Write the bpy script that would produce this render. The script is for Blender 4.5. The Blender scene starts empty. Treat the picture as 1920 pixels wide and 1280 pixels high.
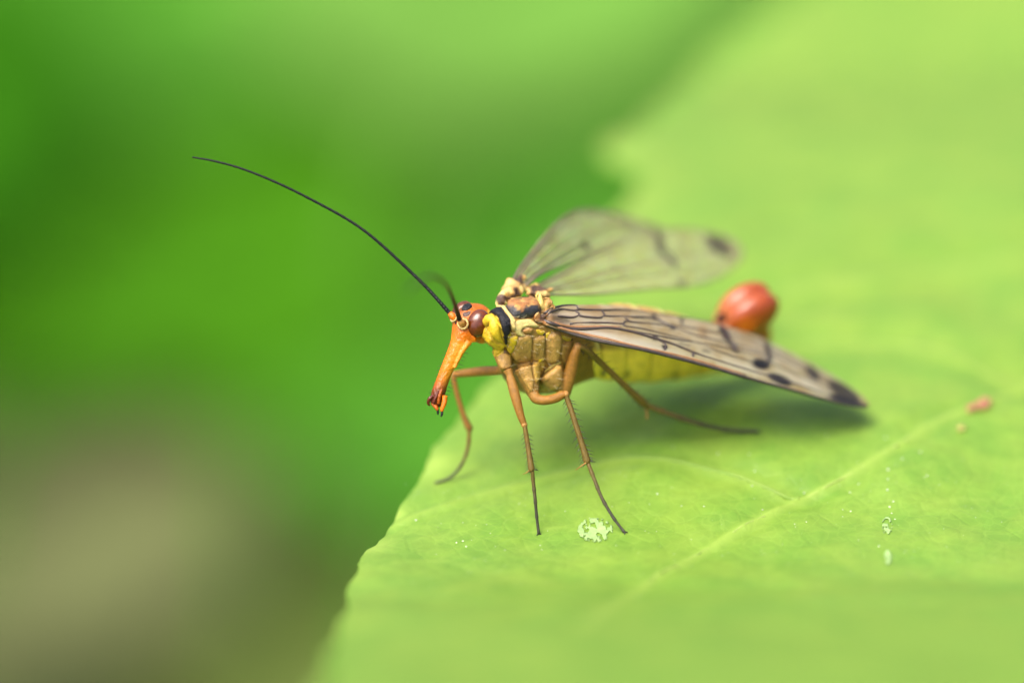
# Macro photograph of a scorpionfly standing on a sunlit-overcast green leaf.  1 Blender unit = 1 mm.
import bpy, bmesh, math, random
import numpy as np
from mathutils import Vector, Matrix, noise as mnoise
from mathutils.bvhtree import BVHTree
from mathutils.geometry import delaunay_2d_cdt
R = math.radians
random.seed(7); np.random.seed(7)
scene = bpy.context.scene
scene.unit_settings.scale_length = 0.001
col = scene.collection

# ------------------------------------------------------------------ camera (1:1 macro lens, looking 30 deg down)
PITCH, DIST, PXMM = 30.0, 150.0, 1920 / 36.0
sp_, cp_ = math.sin(R(PITCH)), math.cos(R(PITCH))
RIGHT, UP, VIEW = Vector((1, 0, 0)), Vector((0, sp_, cp_)), Vector((0, cp_, -sp_))
O = Vector((0, 0, 5.894))                       # centre of the plane of focus
cam_d = bpy.data.cameras.new('camera')
cam_d.sensor_width = 36.0; cam_d.lens = 150.0
cam_d.clip_start = 1.0; cam_d.clip_end = 60000.0
cam_d.dof.use_dof = True; cam_d.dof.focus_distance = DIST
APERTURE_DIAMETER = 9.6                        # mm, entrance pupil
cam_d.dof.aperture_fstop = 0.150 / APERTURE_DIAMETER
cam = bpy.data.objects.new('camera', cam_d); col.objects.link(cam)
cam.location = O - VIEW * DIST
cam.rotation_euler = (R(90 - PITCH), 0, 0)
scene.camera = cam
CAM = cam.location.copy()

# ------------------------------------------------------------------ light: soft daylight
SUN_EL, SUN_AZ = 66.0, 238.0                    # azimuth clockwise from +Y
world = bpy.data.worlds.new('World'); scene.world = world; world.use_nodes = True
wn = world.node_tree; bg = wn.nodes['Background']
sky = wn.nodes.new('ShaderNodeTexSky'); sky.sky_type = 'NISHITA'; sky.sun_disc = False
sky.sun_elevation = R(SUN_EL); sky.sun_rotation = R(SUN_AZ)
sky.air_density = .45; sky.dust_density = 6.0; sky.ozone_density = 0.3
wn.links.new(sky.outputs[0], bg.inputs[0]); bg.inputs[1].default_value = 0.15
sun_d = bpy.data.lights.new('sun', 'SUN'); sun_d.energy = 1.15; sun_d.angle = R(42); sun_d.color = (1, 0.95, 0.86)
sun = bpy.data.objects.new('sun', sun_d); col.objects.link(sun)
sdir = Vector((math.sin(R(SUN_AZ)) * math.cos(R(SUN_EL)), math.cos(R(SUN_AZ)) * math.cos(R(SUN_EL)), math.sin(R(SUN_EL))))
sun.rotation_euler = sdir.to_track_quat('Z', 'Y').to_euler()
scene.view_settings.view_transform = 'Standard'; scene.view_settings.look = 'None'
scene.view_settings.exposure = 1.8; scene.view_settings.gamma = 1.0
scene.view_settings.use_curve_mapping = False
scene.render.engine = 'CYCLES'
scene.cycles.use_denoising = True
scene.cycles.transparent_max_bounces = 24

# ------------------------------------------------------------------ survey: photograph position + distance -> place
def W(px, py, w):
    """point seen at (px, py) of the 1920x1280 photo, w mm behind the plane of focus"""
    k = (DIST + w) / DIST
    return O + RIGHT * ((px - 960) / PXMM * k) + UP * ((640 - py) / PXMM * k) + VIEW * w
def PIX(p):
    d = Vector(p) - CAM
    z = d.dot(VIEW)
    return 960 + d.dot(RIGHT) / z * DIST * PXMM, 640 - d.dot(UP) / z * DIST * PXMM, z - DIST
# insect frame: forward, left, up
PSI, TAU, RHO = R(33), R(13), R(15)
FWD = Vector((-math.cos(PSI) * math.cos(TAU), -math.sin(PSI) * math.cos(TAU), math.sin(TAU)))
L0 = Vector((math.sin(PSI), -math.cos(PSI), 0)); U0 = FWD.cross(L0)
LFT = L0 * math.cos(RHO) - U0 * math.sin(RHO); UPB = U0 * math.cos(RHO) + L0 * math.sin(RHO)
BODY = W(985, 650, 1.25)
def SAG(px, py):
    """point of the insect's plane of symmetry seen at (px, py)"""
    d = (W(px, py, 0) - CAM).normalized()
    return CAM + d * ((BODY - CAM).dot(LFT) / d.dot(LFT))
def mirror(p):
    p = Vector(p); return p - LFT * (2 * (p - BODY).dot(LFT))

# ------------------------------------------------------------------ helpers
def tag(o, label=None, cat=None, group=None, kind=None):
    if label: o['label'] = label
    if cat: o['category'] = cat
    if group: o['group'] = group
    if kind: o['kind'] = kind
    return o
def empty(name, loc=(0, 0, 0), parent=None):
    o = bpy.data.objects.new(name, None); col.objects.link(o); o.location = loc; o.empty_display_size = 0.5
    if parent: attach(o, parent)
    return o
def attach(o, parent):
    o.parent = parent
    o.matrix_parent_inverse = Matrix.Translation(parent.location).inverted()   # every location is a world position
def mesh_obj(name, verts, faces, mat, parent=None, colors=None, attrs=None, smooth=True):
    me = bpy.data.meshes.new(name)
    me.from_pydata([tuple(v) for v in verts], [], faces); me.validate(); me.update()
    if smooth: me.polygons.foreach_set('use_smooth', [True] * len(me.polygons))
    if colors is not None: set_colors(me, colors)
    for k, v in (attrs or {}).items():
        a = me.attributes.new(k, 'FLOAT', 'POINT'); a.data.foreach_set('value', np.asarray(v, dtype=np.float32))
    me.materials.append(mat)
    o = bpy.data.objects.new(name, me); col.objects.link(o)
    if parent: attach(o, parent)
    return o
def set_colors(me, colors):
    a = me.color_attributes.new('pigment', 'FLOAT_COLOR', 'POINT')
    c = np.ones((len(me.vertices), 4), dtype=np.float32); c[:, :3] = np.asarray(colors, dtype=np.float32)[:, :3]
    a.data.foreach_set('color', c.ravel())
def catmull(pts, n):
    """n samples of a Catmull-Rom spline through pts (any dimension)"""
    P = np.array(pts, dtype=float); m = len(P)
    Q = np.vstack([2 * P[0] - P[1], P, 2 * P[-1] - P[-2]])
    out = []
    for t in np.linspace(0, m - 1, n):
        i = min(int(t), m - 2); f = t - i
        a, b, c, d = Q[i], Q[i + 1], Q[i + 2], Q[i + 3]
        out.append(0.5 * (2 * b + (c - a) * f + (2 * a - 5 * b + 4 * c - d) * f * f + (3 * b - a - 3 * c + d) * f ** 3))
    return np.array(out)
def tube(points, n=10, steps=None, bead=None, cap=True, flat=1.0):
    """verts, faces of a tapering tube; points = [(x, y, z, r)]"""
    P = catmull(points, steps or (len(points) * 5)) if len(points) > 2 or steps else np.array(points, dtype=float)
    verts, faces = [], []
    up = Vector((0.13, 0.21, 0.97)); prev = None
    for i, p in enumerate(P):
        c = Vector(p[:3]); a = Vector(P[min(i + 1, len(P) - 1)][:3]) - Vector(P[max(i - 1, 0)][:3])
        a.normalize()
        if prev is None: prev = a.orthogonal().normalized() if abs(a.dot(up)) > .95 else (up - a * up.dot(a)).normalized()
        prev = (prev - a * prev.dot(a)).normalized(); b = a.cross(prev)
        r = max(p[3], 1e-4) * (bead(i / (len(P) - 1)) if bead else 1)
        for k in range(n):
            t = 2 * math.pi * k / n
            verts.append(c + prev * (r * math.cos(t) * flat) + b * (r * math.sin(t)))
    for i in range(len(P) - 1):
        for k in range(n):
            faces.append((i * n + k, i * n + (k + 1) % n, (i + 1) * n + (k + 1) % n, (i + 1) * n + k))
    if cap:
        verts += [Vector(P[0][:3]), Vector(P[-1][:3])]; q = len(verts) - 2; e = (len(P) - 1) * n
        for k in range(n):
            faces.append((q, (k + 1) % n, k)); faces.append((q + 1, e + k, e + (k + 1) % n))
    return verts, faces
def wtube(pts, **k):
    """tube through (px, py, w, r) survey points"""
    return tube([(*W(a, b, c), r) for a, b, c, r in pts], **k)
def join(parts):
    V, F = [], []
    for v, f in parts:
        o = len(V); V += list(v); F += [tuple(i + o for i in q) for q in f]
    return V, F
def ellipsoid(c, ax, nu=28, nv=18):
    """ax: three axis vectors"""
    V, F = [], []
    for j in range(nv + 1):
        ph = math.pi * j / nv
        for i in range(nu):
            th = 2 * math.pi * i / nu
            V.append(c + ax[0] * (math.sin(ph) * math.cos(th)) + ax[1] * (math.sin(ph) * math.sin(th)) + ax[2] * math.cos(ph))
    for j in range(nv):
        for i in range(nu):
            F.append((j * nu + i, (j + 1) * nu + i, (j + 1) * nu + (i + 1) % nu, j * nu + (i + 1) % nu))
    return V, F
def fuse(parts, voxel=0.035, smooth=6):
    """one continuous skin round overlapping volumes"""
    V, F = join(parts)
    me = bpy.data.meshes.new('tmp'); me.from_pydata([tuple(v) for v in V], [], F); me.update()
    o = bpy.data.objects.new('tmp', me); col.objects.link(o)
    m = o.modifiers.new('r', 'REMESH'); m.mode = 'VOXEL'; m.voxel_size = voxel
    s = o.modifiers.new('s', 'SMOOTH'); s.factor = 0.5; s.iterations = smooth
    dg = bpy.context.evaluated_depsgraph_get(); dg.update()
    ev = o.evaluated_get(dg).to_mesh()
    v = [Vector(x.co) for x in ev.vertices]; f = [tuple(p.vertices) for p in ev.polygons]
    o.evaluated_get(dg).to_mesh_clear(); bpy.data.objects.remove(o); bpy.data.meshes.remove(me)
    return v, f
def sst(a, b, x):
    t = np.clip((x - a) / (b - a), 0, 1); return t * t * (3 - 2 * t)
def mix(a, b, t): return np.asarray(a) * (1 - t) + np.asarray(b) * t

# ------------------------------------------------------------------ materials
def nodes(name):
    m = bpy.data.materials.new(name); m.use_nodes = True
    nt = m.node_tree; nt.nodes.clear()
    return m, nt, nt.nodes.new('ShaderNodeOutputMaterial')
def N(nt, t, **k):
    n = nt.nodes.new(t)
    for a, b in k.items():
        if a.startswith('i_'):
            s = n.inputs[int(a[2:])] if a[2:].isdigit() else n.inputs[a[2:].replace('_', ' ')]
            s.default_value = b
        else: setattr(n, a, b)
    return n
def cuticle(name, color=None, rough=0.35, coat=0.0, sss=0.08, bump=0.15, scale=14.0, var=0.25, spec=0.5):
    """insect cuticle; colour from the given value or the pigment attribute"""
    m, nt, out = nodes(name); L = nt.links.new
    b = N(nt, 'ShaderNodeBsdfPrincipled')
    b.inputs['Roughness'].default_value = rough; b.inputs['Coat Weight'].default_value = coat; b.inputs['Coat Roughness'].default_value = 0.12
    b.inputs['Subsurface Weight'].default_value = sss; b.inputs['Subsurface Radius'].default_value = (0.35, 0.2, 0.08); b.inputs['Subsurface Scale'].default_value = 0.5
    b.inputs['Specular IOR Level'].default_value = spec
    tc = N(nt, 'ShaderNodeTexCoord')
    n1 = N(nt, 'ShaderNodeTexNoise', i_Scale=scale * .25, i_Detail=5.0, i_Roughness=.6); n2 = N(nt, 'ShaderNodeTexNoise', i_Scale=scale, i_Detail=3.0)
    L(tc.outputs['Object'], n1.inputs['Vector']); L(tc.outputs['Object'], n2.inputs['Vector'])
    if color is None:
        c = N(nt, 'ShaderNodeAttribute', attribute_name='pigment').outputs['Color']
    else:
        r = N(nt, 'ShaderNodeRGB'); r.outputs[0].default_value = (*color, 1); c = r.outputs[0]
    mr = N(nt, 'ShaderNodeMapRange', i_1=.3, i_2=.7, i_3=1 - var, i_4=1 + var); L(n1.outputs['Fac'], mr.inputs[0])
    vm = N(nt, 'ShaderNodeVectorMath', operation='SCALE'); L(c, vm.inputs[0]); L(mr.outputs[0], vm.inputs['Scale'])
    L(vm.outputs[0], b.inputs['Base Color'])
    bp = N(nt, 'ShaderNodeBump', i_Strength=bump, i_Distance=.05); L(n2.outputs['Fac'], bp.inputs['Height']); L(bp.outputs[0], b.inputs['Normal'])
    L(b.outputs[0], out.inputs[0])
    return m
M_skin = cuticle('insect_cuticle', rough=.40, bump=.7, scale=20, sss=.10, var=.35, spec=.4)
M_abd = cuticle('soft_abdomen_cuticle', rough=.45, bump=.3, scale=12, sss=.45, var=.15)
M_head = cuticle('glossy_orange_cuticle', rough=.2, coat=0, bump=1.0, scale=11, sss=.05, var=.22, spec=.28)
M_leg = cuticle('leg_cuticle', rough=.4, bump=.7, scale=26, sss=.05, var=.25, spec=.3)
M_black = cuticle('glossy_black_cuticle', (.008, .008, .010), rough=.2, coat=.0, bump=.9, scale=16, sss=0, spec=.14)
M_ant = cuticle('black_antenna_cuticle', (.006, .007, .008), rough=.38, bump=.2, sss=0, spec=.15)
M_eye = cuticle('eye_lens', (.075, .015, .0015), rough=.14, coat=0, bump=.12, scale=34, sss=0, var=.35, spec=.5)
M_bulb = cuticle('red_orange_cuticle', rough=.33, coat=.1, bump=.08, scale=6, sss=.05, var=.2, spec=.4)
M_bristle = cuticle('bristle', (.015, .012, .01), rough=.4, bump=0, sss=0)

def wing_material(name, base, clear, rough=.3):
    """thin membrane: partly clear, partly translucent, with pale sheen painted in; dark pigment where the wing is spotted"""
    m, nt, out = nodes(name); L = nt.links.new
    tc = N(nt, 'ShaderNodeTexCoord')
    at = N(nt, 'ShaderNodeAttribute', attribute_name='spot')
    nz = N(nt, 'ShaderNodeTexNoise', i_Scale=1.6, i_Detail=4.0); L(tc.outputs['Object'], nz.inputs['Vector'])
    ramp = N(nt, 'ShaderNodeMix', data_type='RGBA'); ramp.inputs[6].default_value = (*base, 1); ramp.inputs[7].default_value = (base[0] * .82, base[1] * .72, base[2] * .55, 1)
    mr = N(nt, 'ShaderNodeMapRange', i_1=.42, i_2=.62); L(nz.outputs['Fac'], mr.inputs[0]); L(mr.outputs[0], ramp.inputs[0])
    wa = N(nt, 'ShaderNodeAttribute', attribute_name='warm'); wm = N(nt, 'ShaderNodeMix', data_type='RGBA'); wm.inputs[7].default_value = (.36, .19, .055, 1)
    L(wa.outputs['Fac'], wm.inputs[0]); L(ramp.outputs[2], wm.inputs[6])
    ma = N(nt, 'ShaderNodeAttribute', attribute_name='painted_sheen'); mm = N(nt, 'ShaderNodeMix', data_type='RGBA'); mm.inputs[7].default_value = (.62, .57, .50, 1)  # whitish sheen of the membrane, painted into its base colour
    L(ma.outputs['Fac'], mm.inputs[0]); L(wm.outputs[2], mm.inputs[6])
    cm = N(nt, 'ShaderNodeMix', data_type='RGBA'); cm.inputs[7].default_value = (.02, .016, .014, 1)
    L(at.outputs['Fac'], cm.inputs[0]); L(mm.outputs[2], cm.inputs[6])
    n2 = N(nt, 'ShaderNodeTexNoise', i_Scale=9.0, i_Detail=2.0); L(tc.outputs['Object'], n2.inputs['Vector'])
    bp = N(nt, 'ShaderNodeBump', i_Strength=.35, i_Distance=.06); L(n2.outputs['Fac'], bp.inputs['Height'])
    b = N(nt, 'ShaderNodeBsdfPrincipled'); b.inputs['Roughness'].default_value = rough; b.inputs['Specular IOR Level'].default_value = .6
    L(cm.outputs[2], b.inputs['Base Color']); L(bp.outputs[0], b.inputs['Normal'])
    tr = N(nt, 'ShaderNodeBsdfTranslucent'); L(cm.outputs[2], tr.inputs['Color'])
    mx = N(nt, 'ShaderNodeMixShader'); mx.inputs[0].default_value = .6; L(b.outputs[0], mx.inputs[1]); L(tr.outputs[0], mx.inputs[2])
    tp = N(nt, 'ShaderNodeBsdfTransparent')
    cl = N(nt, 'ShaderNodeMapRange', i_1=0.0, i_2=1.0, i_3=clear, i_4=.08); L(at.outputs['Fac'], cl.inputs[0])
    m2 = N(nt, 'ShaderNodeMixShader'); L(cl.outputs[0], m2.inputs[0]); L(mx.outputs[0], m2.inputs[1]); L(tp.outputs[0], m2.inputs[2])
    L(m2.outputs[0], out.inputs[0])
    return m
M_wing = wing_material('wing_membrane', (.50, .44, .30), .36)
M_wingfar = wing_material('clear_wing_membrane', (.50, .49, .30), .62)
M_vein = cuticle('wing_vein', (.03, .02, .016), rough=.4, bump=.1, sss=0)
M_veinfar = cuticle('brown_wing_vein', (.10, .075, .045), rough=.5, bump=.1, sss=0)
M_veinlight = cuticle('pale_wing_vein', (.20, .10, .04), rough=.4, bump=.1, sss=0)

def leaf_material(name, c1, c2, trans=.35, rough=.42, detail=True, scale=1.0, vein=(.24, .36, .06), spec=.22):
    m, nt, out = nodes(name); L = nt.links.new
    tc = N(nt, 'ShaderNodeTexCoord')
    n1 = N(nt, 'ShaderNodeTexNoise', i_Scale=.33 * scale, i_Detail=3.0, i_Roughness=.55); L(tc.outputs['Object'], n1.inputs['Vector'])
    n3 = N(nt, 'ShaderNodeTexNoise', i_Scale=1.3 * scale, i_Detail=4.0, i_Roughness=.6); L(tc.outputs['Object'], n3.inputs['Vector'])
    mr = N(nt, 'ShaderNodeMapRange', i_1=.36, i_2=.66); L(n1.outputs['Fac'], mr.inputs[0])
    mx = N(nt, 'ShaderNodeMix', data_type='RGBA'); mx.inputs[6].default_value = (*c1, 1); mx.inputs[7].default_value = (*c2, 1); L(mr.outputs[0], mx.inputs[0])
    mr3 = N(nt, 'ShaderNodeMapRange', i_1=.35, i_2=.7, i_3=.93, i_4=1.07); L(n3.outputs['Fac'], mr3.inputs[0])
    vm = N(nt, 'ShaderNodeVectorMath', operation='SCALE'); L(mx.outputs[2], vm.inputs[0]); L(mr3.outputs[0], vm.inputs['Scale'])
    at = N(nt, 'ShaderNodeAttribute', attribute_name='vein')
    mv = N(nt, 'ShaderNodeMix', data_type='RGBA'); mv.inputs[7].default_value = (*vein, 1); L(at.outputs['Fac'], mv.inputs[0]); L(vm.outputs[0], mv.inputs[6])
    if detail:                                                  # net of the finest veins
        wv = N(nt, 'ShaderNodeTexNoise', i_Scale=1.5, i_Detail=2.0); L(tc.outputs['Object'], wv.inputs['Vector'])
        ws = N(nt, 'ShaderNodeVectorMath', operation='MULTIPLY_ADD'); ws.inputs[1].default_value = (.5, .5, .5); L(wv.outputs['Color'], ws.inputs[0]); L(tc.outputs['Object'], ws.inputs[2])
        v2 = N(nt, 'ShaderNodeTexVoronoi', feature='DISTANCE_TO_EDGE', i_Scale=1.7); L(ws.outputs[0], v2.inputs['Vector'])
        r2 = N(nt, 'ShaderNodeMapRange', i_1=.0, i_2=.07, i_3=.34, i_4=.0); L(v2.outputs['Distance'], r2.inputs[0])
        mf = N(nt, 'ShaderNodeMix', data_type='RGBA'); mf.inputs[7].default_value = (.21, .33, .05, 1); L(r2.outputs[0], mf.inputs[0]); L(mv.outputs[2], mf.inputs[6])
        mv = mf
    b = N(nt, 'ShaderNodeBsdfPrincipled'); b.inputs['Roughness'].default_value = rough; b.inputs['Specular IOR Level'].default_value = spec
    L(mv.outputs[2], b.inputs['Base Color'])
    if detail:
        vo = N(nt, 'ShaderNodeTexVoronoi', feature='DISTANCE_TO_EDGE', i_Scale=1.1); L(tc.outputs['Object'], vo.inputs['Vector'])
        nf = N(nt, 'ShaderNodeTexNoise', i_Scale=9.0, i_Detail=4.0); L(tc.outputs['Object'], nf.inputs['Vector'])
        mr2 = N(nt, 'ShaderNodeMapRange', i_1=0.0, i_2=.12); L(vo.outputs['Distance'], mr2.inputs[0])
        ad = N(nt, 'ShaderNodeMath', operation='MULTIPLY_ADD', i_1=.45); L(nf.outputs['Fac'], ad.inputs[0]); L(mr2.outputs[0], ad.inputs[2])
        bp = N(nt, 'ShaderNodeBump', i_Strength=.26, i_Distance=.05); L(ad.outputs[0], bp.inputs['Height']); L(bp.outputs[0], b.inputs['Normal'])
    tr = N(nt, 'ShaderNodeBsdfTranslucent')
    tm = N(nt, 'ShaderNodeVectorMath', operation='MULTIPLY'); tm.inputs[1].default_value = (1.25, 1.3, .7); L(mv.outputs[2], tm.inputs[0]); L(tm.outputs[0], tr.inputs['Color'])
    ms = N(nt, 'ShaderNodeMixShader'); ms.inputs[0].default_value = trans; L(b.outputs[0], ms.inputs[1]); L(tr.outputs[0], ms.inputs[2])
    L(ms.outputs[0], out.inputs[0])
    return m
M_leaf = leaf_material('fresh_green_leaf', (.128, .255, .030), (.172, .285, .036), spec=.3, rough=.5, scale=1.35)

def plain(name, color, rough=.6, var=.3, scale=3.0, spec=.4):
    return cuticle(name, color, rough=rough, bump=.4, scale=scale * 4, sss=0, var=var, spec=spec)

# ================================================================== SETTING
# ------------------------------------------------------------------ forest floor far below
GZ = -330.0
m, nt, out = nodes('forest_floor_soil'); L = nt.links.new
tc = N(nt, 'ShaderNodeTexCoord'); n1 = N(nt, 'ShaderNodeTexNoise', i_Scale=.012, i_Detail=6.0, i_Roughness=.6); L(tc.outputs['Object'], n1.inputs['Vector'])
rp = N(nt, 'ShaderNodeValToRGB'); L(n1.outputs['Fac'], rp.inputs[0])
rp.color_ramp.elements[0].position = .35; rp.color_ramp.elements[0].color = (.045, .075, .018, 1)
rp.color_ramp.elements[1].position = .65; rp.color_ramp.elements[1].color = (.085, .105, .045, 1)
b = N(nt, 'ShaderNodeBsdfPrincipled'); b.inputs['Roughness'].default_value = .95; L(rp.outputs[0], b.inputs['Base Color'])
bp = N(nt, 'ShaderNodeBump', i_Strength=.6, i_Distance=6.0); L(n1.outputs['Fac'], bp.inputs['Height']); L(bp.outputs[0], b.inputs['Normal']); L(b.outputs[0], out.inputs[0])
M_soil = m
gv, gf = [], []
gx = np.concatenate([[-30000, -8000, -2500], np.linspace(-900, 900, 61), [2500, 8000, 30000]])
for y in gx:
    for x in gx:
        gv.append((x, y + 200, GZ + (10 * mnoise.noise((x / 90, y / 90, .3)) if abs(x) < 1000 and abs(y) < 1000 else 0)))
ng = len(gx)
for j in range(ng - 1):
    for i in range(ng - 1):
        gf.append((j * ng + i, j * ng + i + 1, (j + 1) * ng + i + 1, (j + 1) * ng + i))
tag(mesh_obj('ground', gv, gf, M_soil), kind='structure')

# ------------------------------------------------------------------ background leaves, deep out of focus
def background_leaf(name, px, py, w, length, width, heading, tilt, mat, label, group=None, roll=0.0, petiole=True):
    """a leaf on its stalk, blade centre at the surveyed point; heading of its tip (deg), tilt of the blade (deg)"""
    c = W(px, py, w)
    rot = Matrix.Rotation(R(heading), 3, 'Z') @ Matrix.Rotation(R(-tilt), 3, 'Y') @ Matrix.Rotation(R(roll), 3, 'X')
    nu, nv = 48, 17
    V, F, vein = [], [], []
    for i in range(nu + 1):
        s = i / nu; x = (s - .5) * length
        half = width / 2 * (math.sin(math.pi * min(1, s * 1.02) ** .75) ** .8 if 0 < s < 1 else 0) + .3
        half *= 1 + .05 * abs(math.sin(s * 38))
        for j in range(nv):
            t = j / (nv - 1) * 2 - 1; y = t * half
            z = .16 * abs(y) - .0012 * x * x * .6 - .004 * y * y + 1.2 * math.sin(s * 40 + abs(t) * 2) * (1 - abs(t)) * abs(t)
            V.append(c + rot @ Vector((x, y, z)))
            vein.append(max(0, 1 - abs(y) / 1.6) * .8 + .35 * max(0, math.cos((s * 11 + abs(t) * 1.1) * 2 * math.pi) * 6 - 5))
    for i in range(nu):
        for j in range(nv - 1):
            a = i * nv + j; F.append((a, a + nv, a + nv + 1, a + 1))
    e = empty(name, c); tag(e, label, 'leaf', group)
    o = mesh_obj('blade', V, F, mat, e, attrs={'vein': vein})
    sol = o.modifiers.new('thickness', 'SOLIDIFY'); sol.thickness = .35; sol.offset = -1
    mid = [(*(c + rot @ Vector(((s - .5) * length, 0, -.0007 * ((s - .5) * length) ** 2 - .4))), 1.1 * (1 - s) + .25) for s in np.linspace(0, 1, 7)]
    v, f = tube(mid, n=8); mesh_obj('midrib', v, f, mat, e)
    if petiole:
        b0 = c + rot @ Vector((-.5 * length, 0, -.0007 * (.5 * length) ** 2 - .2)); back = rot @ Vector((-1, 0, 0))
        g = Vector((b0.x + back.x * 45, b0.y + back.y * 45, GZ - 4))
        v, f = tube([(*(b0 - back * 2), 1.1), (*b0, 1.2), (*(b0 + back * 20 + Vector((0, 0, -6))), 1.3), (*(g.lerp(b0, .5) + back * 12), 1.6), (*g, 2.2)], n=8)
        mesh_obj('petiole', v, f, mat, e)
    return e
def bg_mat(name, c, trans=.3):
    return leaf_material(name, tuple(x * .9 for x in c), tuple(x * 1.12 for x in c), detail=False, rough=.9, scale=.12, vein=tuple(x * 1.3 for x in c), trans=trans, spec=.05)
Mb_dark = bg_mat('dark_green_leaf', (.014, .075, .001)); Mb_mid = bg_mat('mid_green_leaf', (.042, .15, .012)); Mb_sat = bg_mat('vivid_green_leaf', (.032, .125, .003))
Mb_pale = bg_mat('pale_green_leaf', (.085, .20, .030)); Mb_olive = bg_mat('olive_green_leaf', (.080, .112, .026)); Mb_dull = bg_mat('dull_green_leaf', (.050, .082, .028)); Mb_dead = bg_mat('withered_leaf', (.066, .077, .030), .1)
GRP = 'leaves of the undergrowth far below the insect'
for (px_, py_, w_, ln_, wd_, hd_, mt_, lb_) in [
    (900, 520, 305, 78, 46, 82, Mb_mid, 'blurred mid green leaf behind the head and beak of the insect'),
    (-80, 150, 315, 64, 34, 88, Mb_dark, 'blurred darkest green leaf beyond the antenna tip'),
    (440, 250, 320, 90, 50, 95, Mb_sat, 'blurred vivid green leaf behind the long antenna'),
    (960, 220, 325, 70, 52, 75, Mb_mid, 'blurred mid green leaf beyond the raised wings of the insect'),
    (110, 470, 308, 50, 36, 80, Mb_sat, 'blurred vivid green leaf between the antenna and the withered leaf'),
    (1000, -170, 340, 84, 58, 75, Mb_pale, 'blurred pale green leaf beyond the toothed edge of the big leaf'),
    (1480, -60, 345, 90, 60, 70, Mb_pale, 'blurred pale green leaf mostly hidden behind the big leaf'),
    (300, -140, 345, 80, 56, 85, Mb_mid, 'blurred mid green leaf beyond the darkest green leaf'),
    (690, 1000, 292, 84, 54, 100, Mb_olive, 'blurred olive green leaf beside the tip of the big leaf'),
    (350, 1180, 288, 60, 50, 80, Mb_olive, 'blurred olive green leaf below the near edge of the big leaf'),
    (-60, 1240, 284, 56, 34, 88, Mb_dull, 'blurred dull dark green leaf below the withered leaf')]:
    background_leaf('undergrowth_leaf', px_, py_, w_, ln_, wd_, hd_, 10, mt_, lb_, GRP)
background_leaf('withered_leaf', 110, 840, 296, 76, 56, 80, 4, Mb_dead, 'blurred grey brown withered leaf drooping among the green undergrowth')

# ================================================================== THE BIG LEAF
rng = np.random.RandomState(3)
def leaf_base(x, y):
    x = np.asarray(x, dtype=float); y = np.asarray(y, dtype=float)
    q = np.clip(-1.5 - y, 0, None); h = np.where(q < 9, .24 * q * q / 9, .48 * q - 2.16)          # the near half bends up towards the lens
    h = h + .10 * np.sin(x * .35 + 1.2) * np.sin(y * .30 + .4) - .005 * np.clip(y - 9, 0, 40) ** 2 + .9 * np.exp(-(((x - 10) / 8) ** 2 + ((y - 2.5) / 5.5) ** 2))
    return h
def leaf_hit(px, py, hf=None):
    """where the line of sight meets the leaf"""
    d = (W(px, py, 0) - CAM).normalized()
    g = lambda t: (CAM + d * t).z - float(leaf_base((CAM + d * t).x, (CAM + d * t).y))
    t = 55.0
    while g(t) > 0 and t < 600: t += 1.0
    lo, hi = t - 1.0, t
    for _ in range(30):
        m_ = (lo + hi) / 2
        if g(m_) > 0: lo = m_
        else: hi = m_
    return CAM + d * lo
edge_px = [(548, 1480), (560, 1420), (600, 1280), (628, 1180), (655, 1090), (672, 1040), (700, 1000), (730, 960), (765, 915), (785, 880), (800, 848), (838, 800), (872, 755), (900, 718), (935, 685),
           (985, 612), (1035, 540), (1085, 468), (1140, 398), (1180, 352), (1194, 328), (1178, 305), (1128, 278), (1142, 252), (1200, 225), (1250, 180), (1320, 110), (1410, 45), (1500, -30), (1610, -130), (1740, -260)]
ep = sorted([(leaf_hit(a, b).y, leaf_hit(a, b).x) for a, b in edge_px])
ey = np.array([e[0] for e in ep]); ex = np.array([e[1] for e in ep])
ys = np.concatenate([np.arange(ey[0], 16, .2), np.linspace(16, ey[-1], 120)])
xe = np.interp(ys, ey, ex)
k = np.array([.1, .2, .4, .2, .1]); xe = np.convolve(np.pad(xe, 2, mode='edge'), k, mode='valid')
xe = xe + np.array([.22 * mnoise.noise((y_ * .55, 3.3, 0)) + .10 * mnoise.noise((y_ * 1.9, 7.3, 0)) for y_ in ys])
veins_px = {  # polyline, half width (mm), groove depth (mm), lightness
    'main': ([(2120, 590), (1990, 672), (1912, 724), (1850, 752), (1762, 785), (1687, 832), (1575, 892), (1500, 926), (1425, 967), (1350, 1009), (1275, 1052), (1190, 1105), (1090, 1170)], .23, .22, .85),
    'side': ([(1500, 926), (1455, 916), (1387, 889), (1312, 870), (1237, 860), (1150, 860), (1060, 880), (980, 902), (890, 922), (800, 948), (735, 965)], .26, .16, .5),
    'upper': ([(1250, 655), (1400, 640), (1560, 636), (1650, 638), (1740, 652), (1820, 682), (1912, 724)], .35, .16, .4),
    'far': ([(1180, 620), (1300, 580), (1400, 560), (1480, 542), (1600, 522), (1750, 505), (1920, 480), (2100, 455)], .8, .40, .3),
    'near': ([(740, 1052), (830, 1046), (900, 1068), (960, 1086), (1050, 1092), (1130, 1101)], .12, .06, .4),
    'faint': ([(800, 1118), (870, 1100), (950, 1086)], .12, .06, .3),
    'short': ([(1000, 992), (1040, 984), (1090, 990), (1130, 1000)], .10, .05, .4),
    'right': ([(1575, 892), (1640, 945), (1700, 960), (1780, 935), (1860, 930)], .14, .08, .3),
    'low': ([(1425, 967), (1435, 1030), (1445, 1090)], .12, .07, .3),
    'cross': ([(1687, 832), (1640, 770), (1560, 720), (1500, 690)], .2, .08, .3),
}
V_paths = {}
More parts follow.
